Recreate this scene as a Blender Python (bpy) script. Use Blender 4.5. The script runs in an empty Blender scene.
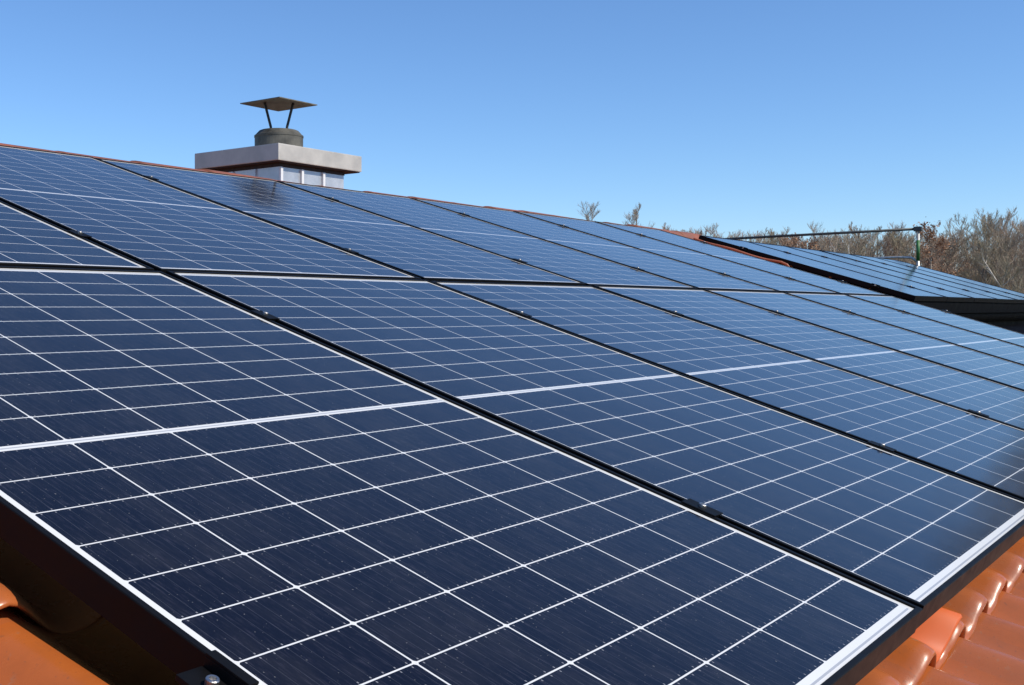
import bpy, bmesh, math, random
import numpy as np
from mathutils import Matrix, Vector, Euler
R = math.radians
C = bpy.context.scene.collection
sc = bpy.context.scene

# ------------------------------------------------------------------ camera, sky, sun, exposure
Z0 = 4.60                                   # height of the seam between the two panel rows
PITCH = R(17.289)                           # roof pitch
cam = bpy.data.cameras.new('camera'); camo = bpy.data.objects.new('camera', cam); C.objects.link(camo)
F_PX, CX, CY = 1119.56, 385.45, 311.77
cam.sensor_width = 36.0; cam.sensor_fit = 'HORIZONTAL'
cam.lens = 36.0 * F_PX / 1024
cam.shift_x = (512 - CX) / 1024
cam.shift_y = (CY - 342.5) / 1024
cam.clip_start = 0.05; cam.clip_end = 3000
xr = Vector((0.625890578, -0.779910883, 0.0)); up = Vector((0.00189274, 0.0015189, 0.999997)); bk = Vector((-0.779908586, -0.625888734, 0.002426873))
camo.matrix_world = Matrix(((xr.x, up.x, bk.x, -1.75602), (xr.y, up.y, bk.y, -2.08731), (xr.z, up.z, bk.z, Z0 - 0.089426), (0, 0, 0, 1)))
sc.camera = camo
CAM = Vector((-1.75602, -2.08731, Z0 - 0.0894))

SUN_EL, SUN_AZ = R(45), R(170)              # azimuth clockwise from +Y
sdir = Vector((math.cos(SUN_EL) * math.sin(SUN_AZ), math.cos(SUN_EL) * math.cos(SUN_AZ), math.sin(SUN_EL)))
w = bpy.data.worlds.new('World'); sc.world = w; w.use_nodes = True
nt = w.node_tree; bgn = nt.nodes['Background']
sky = nt.nodes.new('ShaderNodeTexSky'); sky.sky_type = 'NISHITA'; sky.sun_disc = False
sky.sun_elevation = SUN_EL; sky.sun_rotation = SUN_AZ
sky.altitude = 150; sky.air_density = 1.0; sky.dust_density = 0.0; sky.ozone_density = 10.0
nt.links.new(sky.outputs[0], bgn.inputs[0]); bgn.inputs[1].default_value = 0.133
sun = bpy.data.lights.new('sun', 'SUN'); sun.energy = 3.6; sun.angle = R(0.53); sun.color = (1.0, 0.93, 0.82)
suno = bpy.data.objects.new('sun', sun); C.objects.link(suno)
suno.rotation_euler = sdir.to_track_quat('Z', 'Y').to_euler(); suno.location = (0, -20, 30)
sc.view_settings.view_transform = 'Standard'; sc.view_settings.look = 'None'
sc.view_settings.exposure = 0.25; sc.view_settings.gamma = 1.0

# ------------------------------------------------------------------ helpers
def tag(o, label=None, cat=None, group=None, kind=None):
    if label: o['label'] = label
    if cat: o['category'] = cat
    if group: o['group'] = group
    if kind: o['kind'] = kind
    return o
def empty(name, loc=(0, 0, 0), rot=(0, 0, 0)):
    o = bpy.data.objects.new(name, None); C.objects.link(o); o.location = loc; o.rotation_euler = rot
    o.empty_display_size = 0.2
    return o
def link(name, me, mat=None, parent=None, smooth=False):
    if mat:
        for m in (mat if isinstance(mat, (list, tuple)) else [mat]): me.materials.append(m)
    if smooth: me.polygons.foreach_set('use_smooth', [True] * len(me.polygons))
    o = bpy.data.objects.new(name, me); C.objects.link(o)
    if parent: o.parent = parent
    return o
def from_bm(name, bm, mat=None, parent=None, smooth=False):
    bmesh.ops.recalc_face_normals(bm, faces=bm.faces)
    me = bpy.data.meshes.new(name); bm.to_mesh(me); bm.free()
    return link(name, me, mat, parent, smooth)
def from_np(name, V, F, mat=None, parent=None, smooth=False):
    """quads only"""
    V = np.asarray(V, np.float32); F = np.asarray(F, np.int32)
    me = bpy.data.meshes.new(name); k = F.shape[1]
    me.vertices.add(len(V)); me.vertices.foreach_set('co', V.ravel())
    me.loops.add(F.size); me.loops.foreach_set('vertex_index', F.ravel())
    me.polygons.add(len(F)); me.polygons.foreach_set('loop_start', np.arange(0, F.size, k, dtype=np.int32))
    me.update(calc_edges=True); me.validate()
    return link(name, me, mat, parent, smooth)
def box(bm, x0, x1, y0, y1, z0, z1, bevel=0.0, M=None):
    r = bmesh.ops.create_cube(bm, size=1.0)
    vs = r['verts']
    for v in vs:
        v.co = Vector((x0 + (v.co.x + .5) * (x1 - x0), y0 + (v.co.y + .5) * (y1 - y0), z0 + (v.co.z + .5) * (z1 - z0)))
    if bevel:
        es = list({e for v in vs for e in v.link_edges})
        b = bmesh.ops.bevel(bm, geom=es, offset=bevel, segments=2, profile=.7, affect='EDGES', clamp_overlap=True)
        vs = list({v for f in b['faces'] for v in f.verts} | {v for v in vs if v.is_valid})
    if M is not None:
        for v in vs:
            if v.is_valid: v.co = M @ v.co
def tube(bm, pts, r, n=12, cap=True):
    pts = [Vector(p) for p in pts]; rings = []
    for i, p in enumerate(pts):
        d = (pts[min(i + 1, len(pts) - 1)] - pts[max(i - 1, 0)]).normalized()
        a = d.cross(Vector((0, 0, 1)) if abs(d.z) < .9 else Vector((1, 0, 0))).normalized(); b = d.cross(a)
        rr = r[i] if isinstance(r, (list, tuple)) else r
        rings.append([bm.verts.new(p + a * rr * math.cos(t) + b * rr * math.sin(t)) for t in (2 * math.pi * k / n for k in range(n))])
    for A, B in zip(rings, rings[1:]):
        for k in range(n): bm.faces.new((A[k], A[(k + 1) % n], B[(k + 1) % n], B[k]))
    if cap: bm.faces.new(rings[0]); bm.faces.new(rings[-1])
def lathe(bm, prof, c, n=40):
    rings = [[bm.verts.new((c[0] + r * math.cos(2 * math.pi * k / n), c[1] + r * math.sin(2 * math.pi * k / n), c[2] + z)) for k in range(n)] for r, z in prof]
    for A, B in zip(rings, rings[1:]):
        for k in range(n): bm.faces.new((A[k], A[(k + 1) % n], B[(k + 1) % n], B[k]))
    bm.faces.new(rings[0]); bm.faces.new(rings[-1])
def P2W(u, v, wv):                          # roof-plane coordinates (along ridge, up slope, out of plane) to world
    return Vector((u, v * math.cos(PITCH) - wv * math.sin(PITCH), Z0 + v * math.sin(PITCH) + wv * math.cos(PITCH)))
MPW = Matrix.Translation((0, 0, Z0)) @ Matrix.Rotation(PITCH, 4, 'X')

# ------------------------------------------------------------------ materials
class N:
    """small expression helper over shader nodes"""
    def __init__(s, name):
        s.m = bpy.data.materials.new(name); s.m.use_nodes = True; s.t = s.m.node_tree
        s.b = s.t.nodes['Principled BSDF']
    def node(s, ty, **kw):
        n = s.t.nodes.new(ty)
        for k, v in kw.items(): setattr(n, k, v)
        return n
    def put(s, sock, v):
        if isinstance(v, bpy.types.NodeSocket): s.t.links.new(v, sock)
        else: sock.default_value = v
    def math(s, op, a, b=None, c=None, clamp=False):
        n = s.node('ShaderNodeMath', operation=op, use_clamp=clamp); s.put(n.inputs[0], a)
        if b is not None: s.put(n.inputs[1], b)
        if c is not None: s.put(n.inputs[2], c)
        return n.outputs[0]
    def lt(s, a, b): return s.math('LESS_THAN', a, b)
    def gt(s, a, b): return s.math('GREATER_THAN', a, b)
    def mix(s, f, a, b):
        n = s.node('ShaderNodeMix', data_type='RGBA'); s.put(n.inputs[0], f)
        s.put(n.inputs[6], a if isinstance(a, bpy.types.NodeSocket) else (*a, 1)); s.put(n.inputs[7], b if isinstance(b, bpy.types.NodeSocket) else (*b, 1))
        return n.outputs[2]
    def coord(s, kind='Object'):
        return s.node('ShaderNodeTexCoord').outputs[kind]
    def noise(s, scale, detail=3, rough=.5, vec=None, dim='3D'):
        n = s.node('ShaderNodeTexNoise', noise_dimensions=dim); n.inputs['Scale'].default_value = scale
        n.inputs['Detail'].default_value = detail; n.inputs['Roughness'].default_value = rough
        if vec is not None: s.put(n.inputs['Vector'], vec)
        return n.outputs['Fac']
    def ramp(s, f, lo, hi, a=0., b=1.):
        n = s.node('ShaderNodeMapRange', clamp=True); s.put(n.inputs[0], f)
        for i, v in enumerate((lo, hi, a, b)): s.put(n.inputs[i + 1], v)
        return n.outputs[0]
    def scalevec(s, v, xyz):
        n = s.node('ShaderNodeMapping'); s.put(n.inputs['Vector'], v); n.inputs['Scale'].default_value = xyz
        return n.outputs[0]
    def bump(s, h, strength=.3, dist=.01):
        n = s.node('ShaderNodeBump'); n.inputs['Strength'].default_value = strength; n.inputs['Distance'].default_value = dist
        s.put(n.inputs['Height'], h); s.t.links.new(n.outputs[0], s.b.inputs['Normal'])
    def set(s, **kw):
        for k, v in kw.items():
            k = {'base': 'Base Color', 'rough': 'Roughness', 'metal': 'Metallic', 'ior': 'IOR', 'spec': 'Specular IOR Level', 'coat': 'Coat Weight', 'coatr': 'Coat Roughness'}.get(k, k)
            if k == 'Base Color' and isinstance(v, tuple): v = (*v, 1)
            s.put(s.b.inputs[k], v)
        return s.m
def plain(name, col, rough=.5, metal=0., var=.15, scale=8, spec=.5, bump=0.):
    n = N(name); f = n.noise(scale, 5, .6, n.coord())
    lo = tuple(c * (1 - var) for c in col); hi = tuple(min(1, c * (1 + var)) for c in col)
    m = n.set(base=n.mix(n.ramp(f, .3, .7), lo, hi), rough=n.ramp(f, .3, .7, rough * .85, min(1, rough * 1.15)), metal=metal, spec=spec)
    if bump: n.bump(f, bump, .01)
    return m

CELL_W, CELL_H, MID = 1 / 6, 0.0845, 0.006
def cell_glass(name, gridcol, cellcol, white_edges=True, rough=.105):
    n = N(name); co = n.coord()
    sp = n.node('ShaderNodeSeparateXYZ'); n.put(sp.inputs[0], co); x, y = sp.outputs[0], sp.outputs[1]
    ya = n.math('ABSOLUTE', y)
    px = n.math('DIVIDE', n.math('ADD', x, .5), CELL_W); fx = n.math('FRACT', px)
    py = n.math('DIVIDE', n.math('SUBTRACT', ya, MID), CELL_H); fy = n.math('FRACT', py)
    dx = n.math('MULTIPLY', n.math('MINIMUM', fx, n.math('SUBTRACT', 1., fx)), CELL_W)
    dy = n.math('MULTIPLY', n.math('MINIMUM', fy, n.math('SUBTRACT', 1., fy)), CELL_H)
    g = n.lt(dx, .0013)
    g = n.math('MAXIMUM', g, n.lt(dy, .0011))
    g = n.math('MAXIMUM', g, n.lt(n.math('ADD', dx, dy), .0050))
    out = n.math('MAXIMUM', n.gt(n.math('ABSOLUTE', x), .4988), n.math('MAXIMUM', n.lt(py, 0.), n.gt(py, 10.)))
    g = n.math('MAXIMUM', g, out, clamp=True)
    # busbar wires, solder pads
    fb = n.math('FRACT', n.math('MULTIPLY', fx, 9.)); db = n.math('MULTIPLY', n.math('ABSOLUTE', n.math('SUBTRACT', fb, .5)), CELL_W / 9)
    wire = n.lt(db, .00035)
    pad = n.math('MULTIPLY', n.lt(db, .0009), n.math('MULTIPLY', n.gt(dy, .003), n.lt(dy, .0055)))
    # cell tint per cell + streaks of drawn silicon and dust
    cv = n.node('ShaderNodeCombineXYZ'); n.put(cv.inputs[0], n.math('FLOOR', px)); n.put(cv.inputs[1], n.math('FLOOR', n.math('MULTIPLY', py, n.math('SIGN', y))))
    oi = n.node('ShaderNodeObjectInfo'); n.put(cv.inputs[2], n.math('MULTIPLY', oi.outputs['Random'], 91.))
    wn = n.node('ShaderNodeTexWhiteNoise', noise_dimensions='3D'); n.put(wn.inputs[0], cv.outputs[0])
    streak = n.noise(1., 4, .65, n.scalevec(co, (340, 34, 1)))
    dust = n.noise(6., 6, .7, n.scalevec(co, (2.2, .7, 1)))
    pv = n.math('ADD', n.math('MULTIPLY', oi.outputs['Random'], .7), n.math('MULTIPLY', wn.outputs[0], .3))
    c0 = n.mix(pv, tuple(c * .70 for c in cellcol), (cellcol[0] * 1.2, cellcol[1] * 1.32, cellcol[2] * 1.45))
    c1 = n.mix(n.ramp(streak, .52, .74, 0., 1.), c0, tuple(c * 3.0 + .017 for c in cellcol))
    c2 = n.mix(n.math('MULTIPLY', wire, .10), c1, (.30, .31, .35))
    c3 = n.mix(n.math('MULTIPLY', pad, .30), c2, (.7, .7, .72))
    col = n.mix(g, c3, gridcol)
    rib = n.math('MAXIMUM', n.lt(ya, .0016), n.lt(n.math('ABSOLUTE', n.math('SUBTRACT', ya, .8618)), .0016))
    col = n.mix(n.math('MULTIPLY', rib, n.lt(n.math('ABSOLUTE', x), .5)), col, (.42, .43, .44))
    speck = n.gt(n.noise(260., 1, .5, co), .755)
    col = n.mix(n.math('MULTIPLY', speck, .35), col, (.35, .33, .30))
    col = n.mix(n.ramp(dust, .45, .85, 0., .055), col, (.34, .31, .27))
    m = n.set(base=col, rough=n.ramp(dust, .3, .8, rough * .8, rough * 1.5), ior=1.37)
    n.b.inputs['Sheen Weight'].default_value = .05; n.b.inputs['Sheen Roughness'].default_value = .35; n.b.inputs['Sheen Tint'].default_value = (.9, .95, 1, 1)
    hb = n.noise(2.3, 1, .4, co); n.bump(hb, .6, .0016)
    return m
M_glass = cell_glass('panel_glass_white_grid', (.76, .75, .71), (.0040, .0030, .0068))
M_glass_far = cell_glass('panel_glass_black_grid', (.06, .065, .08), (.011, .013, .026), rough=.12)
M_frame = plain('black_anodised_aluminium', (.006, .006, .0065), .5, 0., .2, 30, spec=.10)
M_black = plain('black_underside', (.006, .006, .007), .8)
M_alu = plain('mill_aluminium', (.72, .72, .72), .35, 1., .1, 40)
M_steel = plain('steel_bolt', (.50, .48, .46), .4, 1., .1, 60)

def tile_mat(name, a, b, rough):
    n = N(name); co = n.coord()
    f1 = n.noise(1.6, 5, .6, co); f2 = n.noise(22, 5, .65, co); f3 = n.noise(140, 2, .5, co)
    col = n.mix(n.ramp(f1, .3, .7), a, b)
    col = n.mix(n.ramp(f2, .5, .8, 0, .35), col, tuple(c * .62 for c in a))
    col = n.mix(n.ramp(f3, .66, .74, 0, .3), col, (.10, .06, .045))
    sp = n.node('ShaderNodeSeparateXYZ'); n.put(sp.inputs[0], co); cv = n.node('ShaderNodeCombineXYZ')
    n.put(cv.inputs[0], n.math('FLOOR', n.math('DIVIDE', n.math('SUBTRACT', sp.outputs[0], .06 - .048), .19)))
    n.put(cv.inputs[1], n.math('FLOOR', n.math('DIVIDE', n.math('ADD', sp.outputs[1], 1.787), .34)))
    wn = n.node('ShaderNodeTexWhiteNoise', noise_dimensions='3D'); n.put(wn.inputs[0], cv.outputs[0])
    hs = n.node('ShaderNodeHueSaturation'); n.put(hs.inputs['Color'], col); n.put(hs.inputs['Value'], n.ramp(wn.outputs[0], 0, 1, .84, 1.10)); n.put(hs.inputs['Saturation'], n.ramp(wn.outputs[0], 0, 1, .95, 1.04))
    col = hs.outputs[0]
    f4 = n.noise(9, 6, .72, n.scalevec(co, (1.6, .6, 1)))
    col = n.mix(n.ramp(f4, .55, .78, 0, .42), col, (.13, .062, .036))
    f5 = n.noise(55, 4, .7, co); col = n.mix(n.ramp(f5, .62, .72, 0, .35), col, (.30, .20, .13))
    m = n.set(base=col, rough=n.ramp(f2, .3, .75, rough * .8, rough * 1.6), spec=.5)
    n.bump(f2, .12, .004)
    return m
M_tile = tile_mat('glazed_clay_tile', (.40, .103, .024), (.50, .132, .031), .25)
M_ridge = tile_mat('ridge_clay_tile', (.25, .085, .045), (.33, .11, .058), .55)
M_metaltile = plain('orange_painted_sheet', (.62, .125, .03), .5, 0., .06, 10, spec=.25)
M_conduit = plain('orange_plastic', (.42, .13, .06), .5)
M_zinc = plain('zinc_sheet', (.54, .56, .58), .42, .45, .22, 7)
M_seam = plain('zinc_seam', (.80, .80, .78), .4, .0, .05)
M_cap = plain('pale_slab', (.50, .47, .415), .5, .05, .16, 7)
M_pot = plain('sooty_flue', (.10, .094, .076), .65, .2, .6, 9)
M_cap_shade = plain('painted_cap_shade', (.045, .033, .028), .9, 0, .5, 40)  # dark brown standing in for the shade under the chimney slab
M_hood = plain('weathered_sheet', (.16, .145, .105), .6, 0, .4, 18)
M_rod = plain('dark_rod', (.018, .018, .02), .5)
M_slate = plain('dark_slate_cladding', (.020, .016, .027), .8, 0, .35, 7, spec=.15)
M_gutter = plain('black_gutter', (.0035, .0035, .004), .7, spec=.1)
M_render = plain('wall_render', (.62, .58, .50), .9, 0, .08, 3)
M_green = plain('green_paint', (.035, .15, .032), .45, 0, .25, 30)
M_galv = plain('galvanised_steel', (.50, .50, .47), .45, .6, .3, 25)
M_dkgalv = plain('dark_weathered_steel', (.06, .064, .06), .5, .3, .4, 25)
M_bark = plain('grey_brown_bark', (.34, .275, .205), .9, 0, .4, 6)
M_pale = plain('pale_birch_bark', (.55, .50, .42), .9, 0, .35, 9)
M_twig = plain('brown_twigs', (.38, .295, .21), .9, 0, .3, 2)
M_twig2 = plain('reddish_twigs', (.40, .27, .185), .9, 0, .3, 2)
M_twig3 = plain('olive_twigs', (.36, .30, .20), .9, 0, .3, 2)
M_rust = plain('dry_russet_leaves', (.36, .19, .10), .9, 0, .35, 3)

# ------------------------------------------------------------------ ground
n = N('winter_meadow'); co = n.coord()
f = n.noise(.15, 6, .6, co); g = n.noise(3, 5, .7, co)
mgr = n.set(base=n.mix(n.ramp(g, .35, .7, 0, .7), n.mix(n.ramp(f, .35, .65), (.07, .075, .03), (.12, .095, .055)), (.09, .07, .045)), rough=.95)
bm = bmesh.new(); bmesh.ops.create_grid(bm, x_segments=8, y_segments=8, size=900)
tag(from_bm('ground', bm, mgr), kind='structure')

# ------------------------------------------------------------------ house: main part
EAVE_V, RIDGE_V = -2.62, 1.97
U0, U1, U2 = -3.40, 6.62, 13.15
cp, sp_ = math.cos(PITCH), math.sin(PITCH)
CW, CREST_U, COURSE, V_REF = .19, 0.06, .34, -1.785
def wave(u):
    t = .5 + .5 * math.cos(2 * math.pi * (u - CREST_U) / CW)
    return t ** 1.25
def tile_field(u0, u1, v_lo, v_hi, name, parent, base=-.138, amp=.032):
    du = CW / 14; nu = int(round((u1 - u0) / du)) + 1
    us = np.linspace(u0, u1, nu); wv = np.array([wave(t) for t in us])
    k0 = math.floor((v_lo - V_REF) / COURSE); k1 = math.ceil((v_hi - V_REF) / COURSE)
    V, F = [], []
    rng = np.random.default_rng(3)
    for k in range(k0, k1):
        va = max(v_lo, V_REF + k * COURSE); vb = min(v_hi, V_REF + (k + 1) * COURSE + .07)
        if vb - va < .02: continue
        tid = np.floor((us - CREST_U + CW * .25) / CW).astype(int)
        jit = {t: rng.normal(0, 1, 3) for t in np.unique(tid)}
        jz = np.array([jit[t][0] for t in tid]) * .0008; jv = np.array([jit[t][1] for t in tid]) * .0022
        rows = []
        L = COURSE + .07
        # underside lip, front end face, then the upper face with a rounded nose
        prof = [(.10, -.016), (.016, -.016), (.008, -.0155), (.002, -.0140), (0., -.0115), (.002, -.0085), (.008, -.0048), (.018, -.0018), (.032, 0.), (.06, 0.), (.12, 0.), (.24, 0.), (vb - va, 0.)]
        for dv, dw in prof:
            lift = (.0165 + .0235 * wv) * (1 - min(dv, L) / L)
            rows.append(np.stack([us, va + dv + jv, base + amp * wv + lift + dw + jz], 1))
        o = len(V) if not V else sum(len(a) for a in V)
        V.append(np.concatenate(rows))
        nr = len(rows)
        for r_ in range(nr - 1):
            i = np.arange(nu - 1) + o + r_ * nu
            F.append(np.stack([i, i + 1, i + 1 + nu, i + nu], 1))
    return from_np(name, np.concatenate(V), np.concatenate(F), M_tile, parent, True)
house = empty('house', (0, 0, 0))
tag(house, 'long low house with an orange clay tile roof carrying the solar panels', 'house')
roofpart = tile_field(U0, U1, EAVE_V, RIDGE_V - .02, 'roof', house)
roofpart.matrix_local = MPW
# roof deck under the tiles, back slope, walls
def plane_box(name, u0, u1, v0, v1, w0, w1, mat, parent):
    bm = bmesh.new(); box(bm, u0, u1, v0, v1, w0, w1, 0, MPW); return from_bm(name, bm, mat, parent)
plane_box('roof_deck', U0 + .02, U1 - .02, EAVE_V + .05, RIDGE_V - .05, -.26, -.165, M_black, house)
ry = RIDGE_V * cp; rz = Z0 + RIDGE_V * sp_
MB = Matrix.Translation((0, 2 * ry, 0)) @ Matrix.Scale(-1, 4, (0, 1, 0)) @ MPW      # mirrored slope behind the ridge
bk_ = tile_field(U0, U2, EAVE_V, RIDGE_V - .02, 'back_roof', house); 
me = bk_.data; me.transform(MB); me.flip_normals()
bm = bmesh.new()
yw0 = EAVE_V * cp + .45; yw1 = 2 * ry - yw0
box(bm, U0 + .3, U1 - .15, yw0, yw1, 0, Z0 + (EAVE_V + .47) * sp_ - .26)
from_bm('wall', bm, M_render, house)
bm = bmesh.new()
for (xa, xb) in ((U0 + .3, U0 + .55),):
    vs = [(xa, yw0, Z0 - .95), (xa, yw1, Z0 - .95), (xa, ry, rz - .30)]
    a = [bm.verts.new(v) for v in vs]; b = [bm.verts.new((xb, v[1], v[2])) for v in vs]
    bm.faces.new(a); bm.faces.new(b[::-1])
    for i in range(3): bm.faces.new((a[i], a[(i + 1) % 3], b[(i + 1) % 3], b[i]))
from_bm('gable_wall', bm, M_render, house)
# ridge caps: tapered half-round tiles overlapping along the ridge
ridge_rng = random.Random(5)
bm = bmesh.new(); L = .40; x = U0
while x < U2 - .1:
    ln = min(L + .05, U2 - x); ra, rb = .110 + ridge_rng.uniform(-.002, .002), .105
    dz = ridge_rng.uniform(-.004, .004); dy = ridge_rng.uniform(-.004, .004)
    n_ = 14; rings = []
    for (t, rr) in ((0, ra + .001), (.03, ra + .001), (.04, ra), (ln, rb)):
        rings.append([bm.verts.new((x + t, ry + dy + rr * 1.06 * math.cos(math.pi * (k / n_) * 1.0), rz - (.108 if x < 7.3 else .160) + dz + rr * .78 * math.sin(math.pi * k / n_))) for k in range(n_ + 1)])
    for A, B in zip(rings, rings[1:]):
        for k in range(n_): bm.faces.new((A[k], A[k + 1], B[k + 1], B[k]))
    bm.faces.new(rings[0])
    x += L
from_bm('ridge_tiles', bm, M_ridge, house, True)
# painted sheet-metal tile over a roof hook
bm = bmesh.new(); us = np.linspace(.098, .252, 22); vv = [-1.7795, -1.776, -1.70, -1.5]
grid = []
for j, v_ in enumerate(vv):
    grid.append([bm.verts.new((u_, v_, -.138 + .032 * wave(u_) + (.0165 + .0235 * wave(u_)) * (1 - (v_ + 1.785) / .41) + .006 - (.004 if j == 0 else 0))) for u_ in us])
for A, B in zip(grid, grid[1:]):
    for k in range(len(us) - 1): bm.faces.new((A[k], A[k + 1], B[k + 1], B[k]))
ex = bmesh.ops.extrude_face_region(bm, geom=list(bm.faces))
for v in ex['geom']:
    if isinstance(v, bmesh.types.BMVert): v.co.z -= .002
mt = from_bm('metal_tile', bm, M_metaltile, house, True); mt.matrix_local = MPW
mt['label'] = 'bright orange sheet metal tile poking out under the panel edge'
# mounting rails under the panels
for v_ in (-1.408, -.36, .335, 1.39):
    bm = bmesh.new(); box(bm, -1.125, 6.36, v_ - .02, v_ + .02, -.078, -.0365, .002, MPW)
    from_bm('mounting_rail', bm, M_frame, house)

# ------------------------------------------------------------------ house: far part with the dark clad front
ann = empty('house_extension', (U1, 0, 0)); ann.location = (0, 0, 0)
tag(ann, 'shorter house part with dark plum clad front and black gutter under the far array', 'house extension')
E2 = .05
r2 = tile_field(U1 + .004, U2, E2, RIDGE_V - .02, 'roof', ann); r2.matrix_local = MPW
plane_box('roof_deck', U1 + .004, U2 - .02, E2 + .04, RIDGE_V - .05, -.26, -.165, M_black, ann)
ey = E2 * cp; ez = Z0 + E2 * sp_
bm = bmesh.new(); box(bm, U1 - .149, U2 - .25, ey + .14, 2 * ry - yw0, 0, ez - .2)
wl = from_bm('wall', bm, M_slate, ann)
# board joints of the cladding as real laps
bm = bmesh.new(); z = ez - .34; k = 0
while z > 3.0:
    v4 = [(U1 - .10, ey + .118, z), (U2 - .25, ey + .118, z), (U2 - .25, ey + .134, z + .16), (U1 - .10, ey + .134, z + .16)]
    a = [bm.verts.new(p) for p in v4]; b = [bm.verts.new((p[0], p[1] + .012 if i < 2 else p[1] + .003, p[2])) for i, p in enumerate(v4)]
    bm.faces.new(a); bm.faces.new(b[::-1])
    for i in range(4): bm.faces.new((a[i], a[(i + 1) % 4], b[(i + 1) % 4], b[i]))
    z -= .15
from_bm('cladding', bm, M_slate, ann)
bm = bmesh.new(); ng = 10; rows = []
for X in (U1 + .01, U2 + .02):
    rows.append([bm.verts.new((X, ey - .05 + .065 * math.cos(math.pi + math.pi * k / ng), ez - .155 + .065 * math.sin(math.pi + math.pi * k / ng))) for k in range(ng + 1)])
for k in range(ng): bm.faces.new((rows[0][k], rows[0][k + 1], rows[1][k + 1], rows[1][k]))
bmesh.ops.solidify(bm, geom=list(bm.faces), thickness=.004)
from_bm('gutter', bm, M_gutter, ann)
bm = bmesh.new(); box(bm, U1 + .01, U2, ey + .02, ey + .05, ez - .26, ez - .165)
from_bm('fascia', bm, M_gutter, ann)
plane_box('eave_flashing', U1 + .006, U2 - .002, .018, .046, -.135, -.042, M_gutter, ann)

# ------------------------------------------------------------------ solar panels
def frame_bm(W, H, lip=.0088, top=.0031, bot=-.035, th=.0022):
    bm = bmesh.new()
    hw, hh = W / 2, H / 2
    # outline rings: outer bottom, outer top (bevelled), lip inner top, lip inner at glass
    rings = []
    for (ins, z) in ((0, bot), (0, top - .0011), (.0011, top), (lip - .0006, top), (lip, top - .0006), (lip, -.004), (th, -.007), (th, bot)):
        rings.append([bm.verts.new((sx * (hw - ins), sy * (hh - ins), z)) for sx, sy in ((-1, -1), (1, -1), (1, 1), (-1, 1))])
    for A, B in zip(rings, rings[1:] + rings[:1]):
        for k in range(4): bm.faces.new((A[k], A[(k + 1) % 4], B[(k + 1) % 4], B[k]))
    return bm
def make_panel(W, H, glassmat):
    root = empty('solar_panel', (0, 0, 0), (PITCH, 0, 0))
    bm = bmesh.new(); i = .0045
    v = [bm.verts.new((sx * (W / 2 - i), sy * (H / 2 - i), 0)) for sx, sy in ((-1, -1), (1, -1), (1, 1), (-1, 1))]
    bm.faces.new(v); from_bm('glass', bm, glassmat, root)
    bm = bmesh.new()
    v = [bm.verts.new((sx * (W / 2 - i), sy * (H / 2 - i), -.006)) for sx, sy in ((-1, -1), (-1, 1), (1, 1), (1, -1))]
    bm.faces.new(v); from_bm('back_sheet', bm, M_black, root)
    from_bm('frame', frame_bm(W, H), M_frame, root)
    return root
def clamp_bm(end=False):
    bm = bmesh.new()
    if end:                                 # Z-shaped end clamp: foot, web, lip over the frame
        box(bm, -.034, .000, -.03, .03, -.040, -.036, .0008); box(bm, -.004, .0, -.03, .03, -.036, .0040, .0008)
        box(bm, -.004, .008, -.03, .03, .0041, .0071, .0008); box(bm, -.036, -.0045, -.03, .03, -.012, -.006, .001)
    else:
        box(bm, -.017, .017, -.03, .03, .0036, .0062, .0012); box(bm, -.007, .007, -.028, .028, -.036, .0036, .001)
    return bm
def bolt_bm(x, z):
    bm = bmesh.new()
    lathe(bm, [(.0062, z), (.0066, z + .0006), (.0066, z + .0072), (.0058, z + .008), (.0036, z + .008), (.0030, z + .0045), (.0002, z + .0045)], (x, 0, 0), 18)
    return bm
def children(o): return [c for c in bpy.data.objects if c.parent == o]
def copy_tree(o, kids, parent=None):
    c = o.copy(); C.objects.link(c)
    if parent: c.parent = parent
    out = [c]
    for ch in kids:
        d = ch.copy(); C.objects.link(d); d.parent = c
    return c
W, H, PU, PV = 1.038, 1.755, 1.058, 1.775
proto = make_panel(W, H, M_glass)
pk = children(proto)
VC_LO, VC_UP, UC = -.8835, .891, -.537
nth = ['first', 'second', 'third', 'fourth', 'fifth', 'sixth', 'seventh']
mid_me = None
dark_clamp = {}
def add_clamp(panel, x, y, end=False, flip=False):
    global mid_me
    key = 'e' if end else 'm'
    if key not in dark_clamp:
        a = from_bm('clamp', clamp_bm(end), M_frame, panel); bx = (-.020, -.006) if end else (0, .0035)
        b = from_bm('bolt', bolt_bm(*bx), M_steel, a)
        dark_clamp[key] = (a, b)
    else:
        a0, b0 = dark_clamp[key]
        a = a0.copy(); C.objects.link(a); a.parent = panel
        b = b0.copy(); C.objects.link(b); b.parent = a
    a.location = (x, y, 0)
first = True
rng = random.Random(4)
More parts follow.
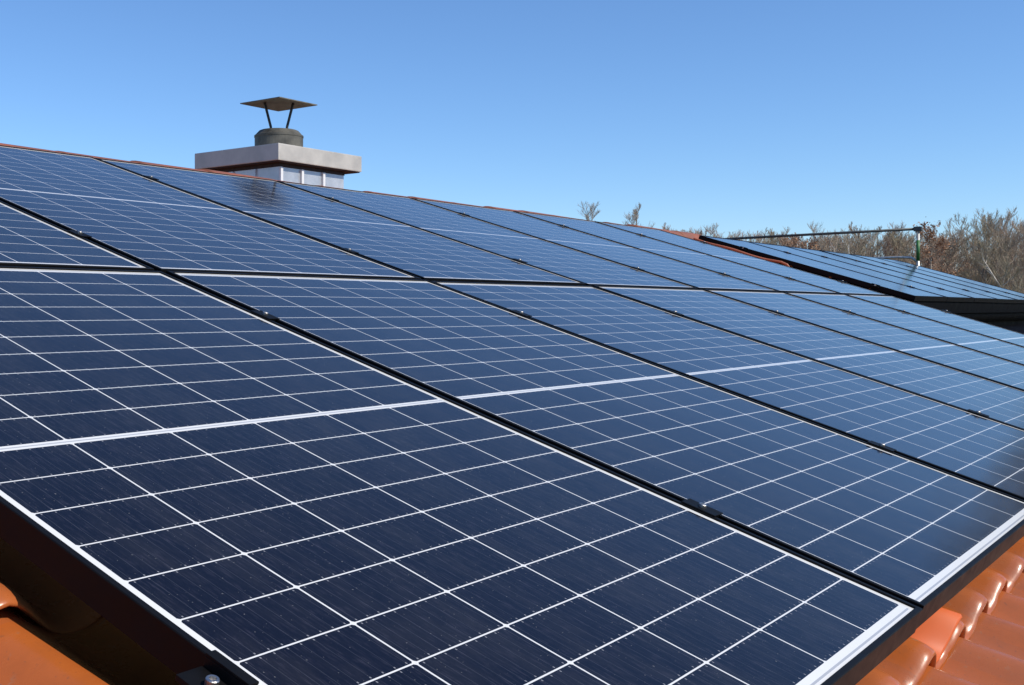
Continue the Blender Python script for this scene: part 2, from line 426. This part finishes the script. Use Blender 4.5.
for row, vc in (('lower', VC_LO), ('upper', VC_UP)):
    for k in range(7):
        p = proto if first else copy_tree(proto, pk); first = False
        pos = P2W(UC + k * PU + rng.uniform(-.0012, .0012), vc + rng.uniform(-.0015, .0015), 0)
        p.location = pos; p.rotation_euler = (PITCH + R(rng.uniform(-.10, .10)), R(rng.uniform(-.10, .10)), R(rng.uniform(-.05, .05)))
        if row == 'lower':
            lab = ['white gridded solar panel nearest the viewer, lower row, with dark tiles beneath its edge',
                   'second panel along the lower row, right behind the nearest big panel',
                   'third panel along the lower row of the roof array', 'fourth panel along the lower row of the roof array',
                   'fifth panel along the lower row of the roof array', 'sixth panel along the lower row, next to its last one',
                   'last panel of the lower row, beside the dark clad front'][k]
        else:
            lab = ['panel cut off by the picture edge, first of the upper row under the ridge',
                   'second panel along the upper row, left of the chimney below the ridge', 'third panel along the upper row, mirroring the grey chimney',
                   'fourth panel along the upper row under the ridge', 'fifth panel along the upper row under the ridge',
                   'sixth panel along the upper row, next to its last one', 'last panel of the upper row, beside the bare tile strip and far array'][k]
        tag(p, lab, 'solar panel', 'solar panels in two rows on the tiled roof')
        for vcl in ((-1.408, -.36) if row == 'lower' else (.335, 1.39)):
            if k < 6: add_clamp(p, W / 2 + (PU - W) / 2, vcl - vc)
            if k == 0: add_clamp(p, -W / 2, vcl - vc, True)
            if k == 6:
                add_clamp(p, W / 2 + .010, vcl - vc)
# far array: six black-grid panels on the extension roof
pf = make_panel(1.0, 1.73, M_glass_far); pfk = children(pf)
for ch in pfk: pass
for k in range(6):
    p = pf if k == 0 else copy_tree(pf, pfk)
    p.location = P2W(7.04 + .5 + k * 1.012, .875, 0.0); p.rotation_euler = (PITCH + R(rng.uniform(-.1, .1)), R(rng.uniform(-.1, .1)), 0)
    lab = ['nearest panel of the far array, with a black side edge along bare tiles', 'second panel of the far array behind the black side edge', 'third panel of the far array on the house extension',
           'fourth panel of the far array on the house extension', 'fifth panel of the far array, next to its outermost one', 'outermost panel of the far array, right under the guard rail post'][k]
    tag(p, lab, 'solar panel', 'solar panels of the far array')
    for vcl in (.30, 1.35):
        if k < 5: add_clamp(p, .506, vcl - .875)
        if k == 0: add_clamp(p, -.5, vcl - .875, True)
# orange conduit along the far array's edge
pts = []
for i in range(15):
    t = i / 14; pts.append((6.86 - .02 * math.sin(t * 3), 1.70 - t * .62, -.026 - .004 * math.sin(t * 9)))
pts += [(6.86, 1.03, -.022), (6.865, .97, -.016), (6.87, .92, -.024), (6.87, .89, -.045), (6.87, .88, -.09)]
bm = bmesh.new(); tube(bm, [MPW @ Vector(p) for p in pts], .009, 10)
tag(from_bm('cable_conduit', bm, M_conduit), 'orange cable conduit bent down beside the far array edge', 'conduit')

# ------------------------------------------------------------------ chimney
X0, Y0, ZT, ZB = 3.063, 2.60, Z0 + .905, Z0 + .803
A_, B_ = .775, .745
ch = empty('chimney', (X0 + A_ / 2, Y0 + B_ / 2, Z0))
tag(ch, 'square grey chimney clad in zinc sheet with pale slab, behind the ridge', 'chimney')
def chpart(name, bm, m, smooth=False, par=ch):
    o = from_bm(name, bm, m, par, smooth); o.matrix_parent_inverse = Matrix.Translation(-ch.location); return o
bm = bmesh.new(); box(bm, X0, X0 + A_, Y0, Y0 + B_, ZB, ZT, .006); chpart('cap_slab', bm, M_cap)
o_ = .078; sx0, sx1, sy0, sy1 = X0 + .062, X0 + A_ - .115, Y0 + .055, Y0 + B_ - .09
bm = bmesh.new(); box(bm, sx0, sx1, sy0, sy1, Z0 - .4, ZB + .003, .003); shaft = chpart('shaft', bm, M_zinc)
for t in (.02, .33, .66):
    bm = bmesh.new(); xx = sx0 + (sx1 - sx0) * t; box(bm, xx - .010, xx + .010, sy0 - .014, sy0 + .004, Z0 - .35, ZB - .031, .002)
    s_ = from_bm('seam', bm, M_seam, shaft); 
for t in (.33, .66):
    bm = bmesh.new(); yy = sy0 + (sy1 - sy0) * t; box(bm, sx0 - .012, sx0 + .004, yy - .006, yy + .006, Z0 - .35, ZB - .031, .002)
    s_ = from_bm('seam', bm, M_zinc, shaft); 
bm = bmesh.new(); box(bm, sx0 - .004, sx1 + .004, sy0 - .004, sy1 + .004, ZB - .030, ZB + .002, .002); box(bm, X0 + .010, X0 + A_ - .010, Y0 + .010, Y0 + B_ - .010, ZB - .006, ZB + .004); chpart('cap_shade_band', bm, M_cap_shade)  # dark band and plate paint in the shadow below the slab overhang
cxm, cym = X0 + A_ / 2, Y0 + B_ / 2
bm = bmesh.new(); lathe(bm, [(.156, ZT - .01), (.156, ZT + .108), (.159, ZT + .111), (.159, ZT + .121), (.150, ZT + .128), (.128, ZT + .152), (.118, ZT + .156), (.112, ZT + .150), (.110, ZT + .05)], (cxm, cym, 0), 48)
chpart('flue_pot', bm, M_pot, False)
ZH = Z0 + 1.235
bm = bmesh.new(); hs = .176
v = [bm.verts.new((cxm + a * hs, cym + b * hs, ZH)) for a, b in ((-1, -1), (1, -1), (1, 1), (-1, 1))]; tp = bm.verts.new((cxm, cym, ZH + .022))
for i in range(4): bm.faces.new((v[i], v[(i + 1) % 4], tp))
bmesh.ops.recalc_face_normals(bm, faces=bm.faces)
bmesh.ops.solidify(bm, geom=list(bm.faces), thickness=.006)
hood = chpart('rain_hood', bm, M_hood)
q = math.sqrt(.5)
for s in (-1, 1):
    bm = bmesh.new(); tube(bm, [(cxm + s * q * .050, cym - s * q * .050, ZT + .10), (cxm + s * q * .052, cym - s * q * .052, ZT + .18), (cxm + s * q * .092, cym - s * q * .092, ZH + .008)], .0085, 8)
    chpart('hood_leg', bm, M_rod)

# ------------------------------------------------------------------ guard rail on the far gable
gr = empty('guard_rail', (13.5, 1.522, Z0)); tag(gr, 'steel guard rail with a green painted post at the far gable', 'guard rail')
def grpart(name, bm, m, smooth=True):
    o = from_bm(name, bm, m, gr, smooth); o.matrix_parent_inverse = Matrix.Translation(-gr.location); return o
bm = bmesh.new(); tube(bm, [(13.5, 1.522, Z0 - 2.0), (13.5, 1.522, Z0 + .93)], .020, 14); grpart('post', bm, M_galv)
bm = bmesh.new(); tube(bm, [(13.5, 1.522, Z0 + .52), (13.5, 1.522, Z0 + .78)], .0218, 14); grpart('paint_band', bm, M_green)
bm = bmesh.new(); tube(bm, [(13.5, 1.50, Z0 + .925), (13.5, 3.2, Z0 + .905), (13.5, 6.2, Z0 + .862)], .017, 12); grpart('top_rail', bm, M_dkgalv)
bm = bmesh.new(); box(bm, 13.466, 13.534, 1.475, 1.57, Z0 + .893, Z0 + .953, .01); grpart('coupler', bm, M_dkgalv, False)
bm = bmesh.new(); tube(bm, [(13.5, 1.53, Z0 + .51), (13.5, 1.60, Z0 + .562), (13.5, 1.75, Z0 + .572), (13.5, 4.6, Z0 + .55)], .015, 12); grpart('lower_rail', bm, M_galv)

# ------------------------------------------------------------------ trees
def prisms(P0, P1, R0, R1, n=3):
    D = P1 - P0; D /= np.linalg.norm(D, axis=1, keepdims=True) + 1e-9
    ref = np.where(np.abs(D[:, 2:3]) < .9, np.array([[0, 0, 1.]]), np.array([[1., 0, 0]]))
    A = np.cross(D, ref); A /= np.linalg.norm(A, axis=1, keepdims=True); B = np.cross(D, A)
    V = []; m = len(P0)
    for k in range(n):
        t = 2 * math.pi * k / n; o = A * math.cos(t) + B * math.sin(t)
        V += [P0 + o * R0[:, None], P1 + o * R1[:, None]]
    V = np.stack(V, 1)                     # m, 2n, 3
    base = np.arange(m)[:, None] * 2 * n
    F = np.concatenate([base + np.array([[2 * k, 2 * ((k + 1) % n), 2 * ((k + 1) % n) + 1, 2 * k + 1]]) for k in range(n)])
    return V.reshape(-1, 3), F
def bare_tree(seed, h, nb=20, spread=.42, dens=1.0, low=.15, twig=.0075):
    r = random.Random(seed); big, small = [], []
    def unit(v): 
        l = math.sqrt(sum(c * c for c in v)) or 1; return [c / l for c in v]
    def limb(p, d, ln, r0, lvl):
        k = 4 if lvl < 2 else (3 if lvl == 2 else 2); pts = [list(p)]; dd = list(d)
        for i in range(k):
            dd = unit([dd[0] + r.gauss(0, .13), dd[1] + r.gauss(0, .13), dd[2] + r.gauss(0, .08) + (.10 if lvl else .02)])
            pts.append([pts[-1][j] + dd[j] * ln / k for j in range(3)])
        for i in range(k):
            ra = r0 * (1 - .85 * i / k); rb = r0 * (1 - .85 * (i + 1) / k)
            (big if lvl < 2 else small).append((pts[i], pts[i + 1], max(ra, twig * .7), max(rb, twig * .5)))
        if lvl >= 3: return
        n = int((nb * 1.5, 10, 9)[lvl] * (dens if lvl else 1) * r.uniform(.8, 1.2)) + 1
        for i in range(n):
            t = (low + (1 - low) * (i + r.random()) / n) if lvl == 0 else (.2 + .8 * (i + r.random()) / n)
            t = min(t, .999); s = t * k; j = int(s); f = s - j
            q_ = [pts[j][c] + (pts[j + 1][c] - pts[j][c]) * f for c in range(3)]
            az = r.uniform(0, 2 * math.pi); el = r.uniform(.35, .95) if lvl == 0 else r.uniform(.1, .9)
            side = [math.cos(az) * math.cos(el), math.sin(az) * math.cos(el), math.sin(el)]
            if lvl: side = unit([side[c] + 1.0 * dd[c] for c in range(3)])
            l2 = ln * (spread * (1.15 - .85 * t) if lvl == 0 else (.50 * (1.1 - .5 * t))) * r.uniform(.7, 1.25)
            limb(q_, side, l2, max(twig, r0 * (1 - .8 * t) * (.45 if lvl == 0 else .42)), lvl + 1)
    limb([0, 0, -.2], unit([r.gauss(0, .05), r.gauss(0, .05), 1]), h * .96, h * .013 + .02, 0)
    zm = max(s[1][2] for s in big + small); f = h / zm
    def arr(L):
        return [np.array([s[i] for s in L], float) * (f if i < 2 else 1) for i in range(4)]
    return arr(big), arr(small)
def add_tree_proto(name, seed, h, mt_, mc, **kw):
    big, small = bare_tree(seed, h, **kw)
    root = empty(name)
    V, F = prisms(*big, n=5); from_np('trunk', V, F, mt_, root, True)
    V, F = prisms(*small, n=3); o = from_np('crown', V, F, mc, root, False)
    return root, small
def leaves(small, n, size, seed):
    r = np.random.default_rng(seed); P = small[1][r.integers(0, len(small[1]), n)] + r.normal(0, .08, (n, 3))
    a = r.normal(0, 1, (n, 3)); a /= np.linalg.norm(a, axis=1, keepdims=True); b = np.cross(a, r.normal(0, 1, (n, 3))); b /= np.linalg.norm(b, axis=1, keepdims=True)
    s = size * r.uniform(.6, 1.3, (n, 1))
    V = np.stack([P - a * s, P + b * s * .6, P + a * s, P - b * s * .6], 1).reshape(-1, 3)
    return V, np.arange(4 * n).reshape(-1, 4)
fwd = Vector((.7799, .6259, 0)); rgt = Vector((.6259, -.7799, 0))
def spot(px, depth):                        # ground point at a bearing (given as image column) and forward distance
    t = (px - CX) / F_PX; p = Vector((CAM.x, CAM.y, 0)) + depth * (fwd + rgt * t); return p
def top_h(py, depth): return CAM.z + depth * (CY - py) / F_PX
protos = {}
specs = [  # kind, px, depth, top row, seed, label, trunk, twigs, kw
    ('bare_tree', 591, 62, 203, 11, 'slender bare tree whose twiggy top peeks over the ridge, further left one', M_bark, M_twig, dict(nb=26, spread=.30, dens=1.2, twig=.005)),
    ('bare_tree', 633, 60, 206, 12, 'narrow pointed bare treetop peeking over the ridge, further right one', M_bark, M_twig, dict(nb=28, spread=.24, dens=1.2, twig=.005)),
    ('bare_tree', 703, 66, 225, 13, 'small round bare tree above the red ridge corner', M_bark, M_twig, dict(nb=18, spread=.40)),
    ('bare_tree', 726, 64, 227, 14, 'low brownish bare tree just left of the far rail end', M_bark, M_twig2, dict(nb=18, spread=.42)),
    ('bare_tree', 772, 63, 228, 15, 'thin bare tree rising above the middle of the steel rail', M_bark, M_twig, dict(nb=16, spread=.36)),
    ('leafy_tree', 806, 56, 236, 16, 'low tree with dry russet leaves below the steel rail', M_bark, M_twig2, dict(nb=18, spread=.44)),
    ('bare_tree', 816, 64, 221, 17, 'wide bare tree sticking up above the steel rail', M_bark, M_twig, dict(nb=20, spread=.40)),
    ('birch_tree', 834, 52, 231, 18, 'pale barked birch below the rail with two thin stems of twigs', M_pale, M_twig, dict(nb=14, spread=.32, dens=.7, low=.4)),
    ('birch_tree', 846, 50, 234, 19, 'pale leaning birch just right of another pale birch', M_pale, M_twig3, dict(nb=14, spread=.30, dens=.7, low=.4)),
    ('bare_tree', 884, 60, 223, 20, 'bare tree left of the green post, touching the rail', M_bark, M_twig2, dict(nb=20, spread=.40)),
    ('leafy_tree', 931, 54, 224, 21, 'russet leaved tree just right of the green post', M_bark, M_twig2, dict(nb=20, spread=.36)),
    ('bare_tree', 951, 58, 219, 22, 'tall bare tree between the russet tree and the tallest ones', M_bark, M_twig, dict(nb=20, spread=.36)),
    ('bare_tree', 985, 55, 212, 23, 'tall many-branched bare tree with grey twigs near the right', M_bark, M_twig3, dict(nb=22, spread=.36)),
    ('bare_tree', 1014, 54, 208, 24, 'tallest bare tree at the right picture edge', M_bark, M_twig, dict(nb=22, spread=.38)),
    ('birch_tree', 997, 47, 240, 25, 'low pale stemmed tree before the tall bare trees', M_pale, M_twig3, dict(nb=14, spread=.34, low=.3)),
]
for kind, px, d, py, seed, lab, mt_, mc, kw in specs:
    h = top_h(py, d)
    root, small = add_tree_proto(kind, seed, h, mt_, mc, **kw)
    top = small[1][small[1][:, 2] > .82 * h]; c_ = top.mean(0) * .85
    root.location = spot(px, d) - Vector((c_[0], c_[1], 0))
    if kind == 'leafy_tree':
        V, F = leaves(small, 2600, .055, seed); from_np('foliage', V, F, M_rust, root)
    tag(root, lab, 'tree', 'bare winter trees beyond the roof')
# far wood: one mass
def woodland(name, items, mats, label):
    VS, FS, MI = [], [], []; off = 0
    libs = [bare_tree(100 + i, 9.0, nb=18, spread=.38, dens=.85, low=.08, twig=.009) for i in range(6)]
    libs = [(prisms(*b, n=3), prisms(*s, n=3)) for b, s in libs]
    rr = np.random.default_rng(8)
    for (p, h) in items:
        i = rr.integers(0, 6); a = rr.uniform(0, 6.28); s = h / 9.0; wd = rr.uniform(.85, 1.2) * (1 if h < 10.5 else .5)
        M = np.array([[math.cos(a) * s * wd, -math.sin(a) * s * wd, 0], [math.sin(a) * s * wd, math.cos(a) * s * wd, 0], [0, 0, s]])
        tw = rr.integers(1, len(mats))
        for j, (V, F) in enumerate(libs[i]):
            VS.append(V @ M.T + np.array([p.x, p.y, 0])); FS.append(F + off); off += len(V); MI.append(np.full(len(F), 0 if j == 0 else tw))
    o = from_np(name, np.concatenate(VS), np.concatenate(FS), mats)
    o.data.polygons.foreach_set('material_index', np.concatenate(MI).astype(np.int32)); o.data.update()
    return tag(o, label, 'woodland', kind='stuff')
rr = random.Random(21); items = []
prof = [(540, 230), (640, 230), (700, 230), (760, 234), (790, 233), (830, 230), (880, 229), (900, 235), (940, 229), (970, 224), (1000, 216), (1060, 210), (1200, 205)]
def py_at(px):
    for (a, b), (c, d) in zip(prof, prof[1:]):
        if a <= px <= c: return b + (d - b) * (px - a) / (c - a)
    return prof[-1][1]
px = 60.
while px < 648:
    d = 84 + rr.uniform(-6, 8); items.append((spot(px, d), top_h(252 + rr.uniform(0, 12), d))); px += 22
px = 648.
while px < 1180:
    for d in (60, 70, 82):
        x = px + rr.uniform(-8, 8); dd = d + rr.uniform(-4, 4)
        items.append((spot(x, dd), top_h(py_at(x) + rr.uniform(-2, 12), dd)))
    px += 12
for az in (3.7, 2.6, 1.2, -.4, -2.2, -4, -6, -8):    # wood edge that bends nearer beyond the frame (seen mirrored in the glass)
    for d in (31, 37):
        a = R(az + rr.uniform(-.5, .5)); p = Vector((CAM.x + d * math.cos(a), CAM.y + d * math.sin(a), 0))
        items.append((p, 12.4 + rr.uniform(-.8, 1.4)))
woodland('distant_woodland', items, [M_bark, M_twig, M_twig2, M_twig3], 'far brown mass of leafless winter woodland beyond the roof')
# undergrowth: dense twiggy scrub along the wood's foot
r_ = np.random.default_rng(17); n_ = 26000
px_ = r_.uniform(660, 1200, n_); dd = r_.uniform(46, 66, n_)
t_ = (px_ - CX) / F_PX
B = np.stack([CAM.x + dd * (fwd.x + rgt.x * t_), CAM.y + dd * (fwd.y + rgt.y * t_), np.zeros(n_)], 1)
hh = r_.gamma(5, .75, n_); dirv = np.stack([r_.normal(0, .35, n_), r_.normal(0, .35, n_), np.ones(n_)], 1)
st = B + np.stack([np.zeros(n_), np.zeros(n_), r_.uniform(0, 2.2, n_)], 1)
en = st + dirv * (hh * .45)[:, None]
V, F = prisms(st, en, np.full(n_, .018), np.full(n_, .006), 3)
ug = from_np('undergrowth', V, F, [M_twig3, M_twig, M_twig2])
ug.data.polygons.foreach_set('material_index', np.tile(r_.integers(0, 3, n_), 3).astype(np.int32))
tag(ug, 'dense brown leafless scrub along the foot of the woodland', 'undergrowth', kind='stuff')
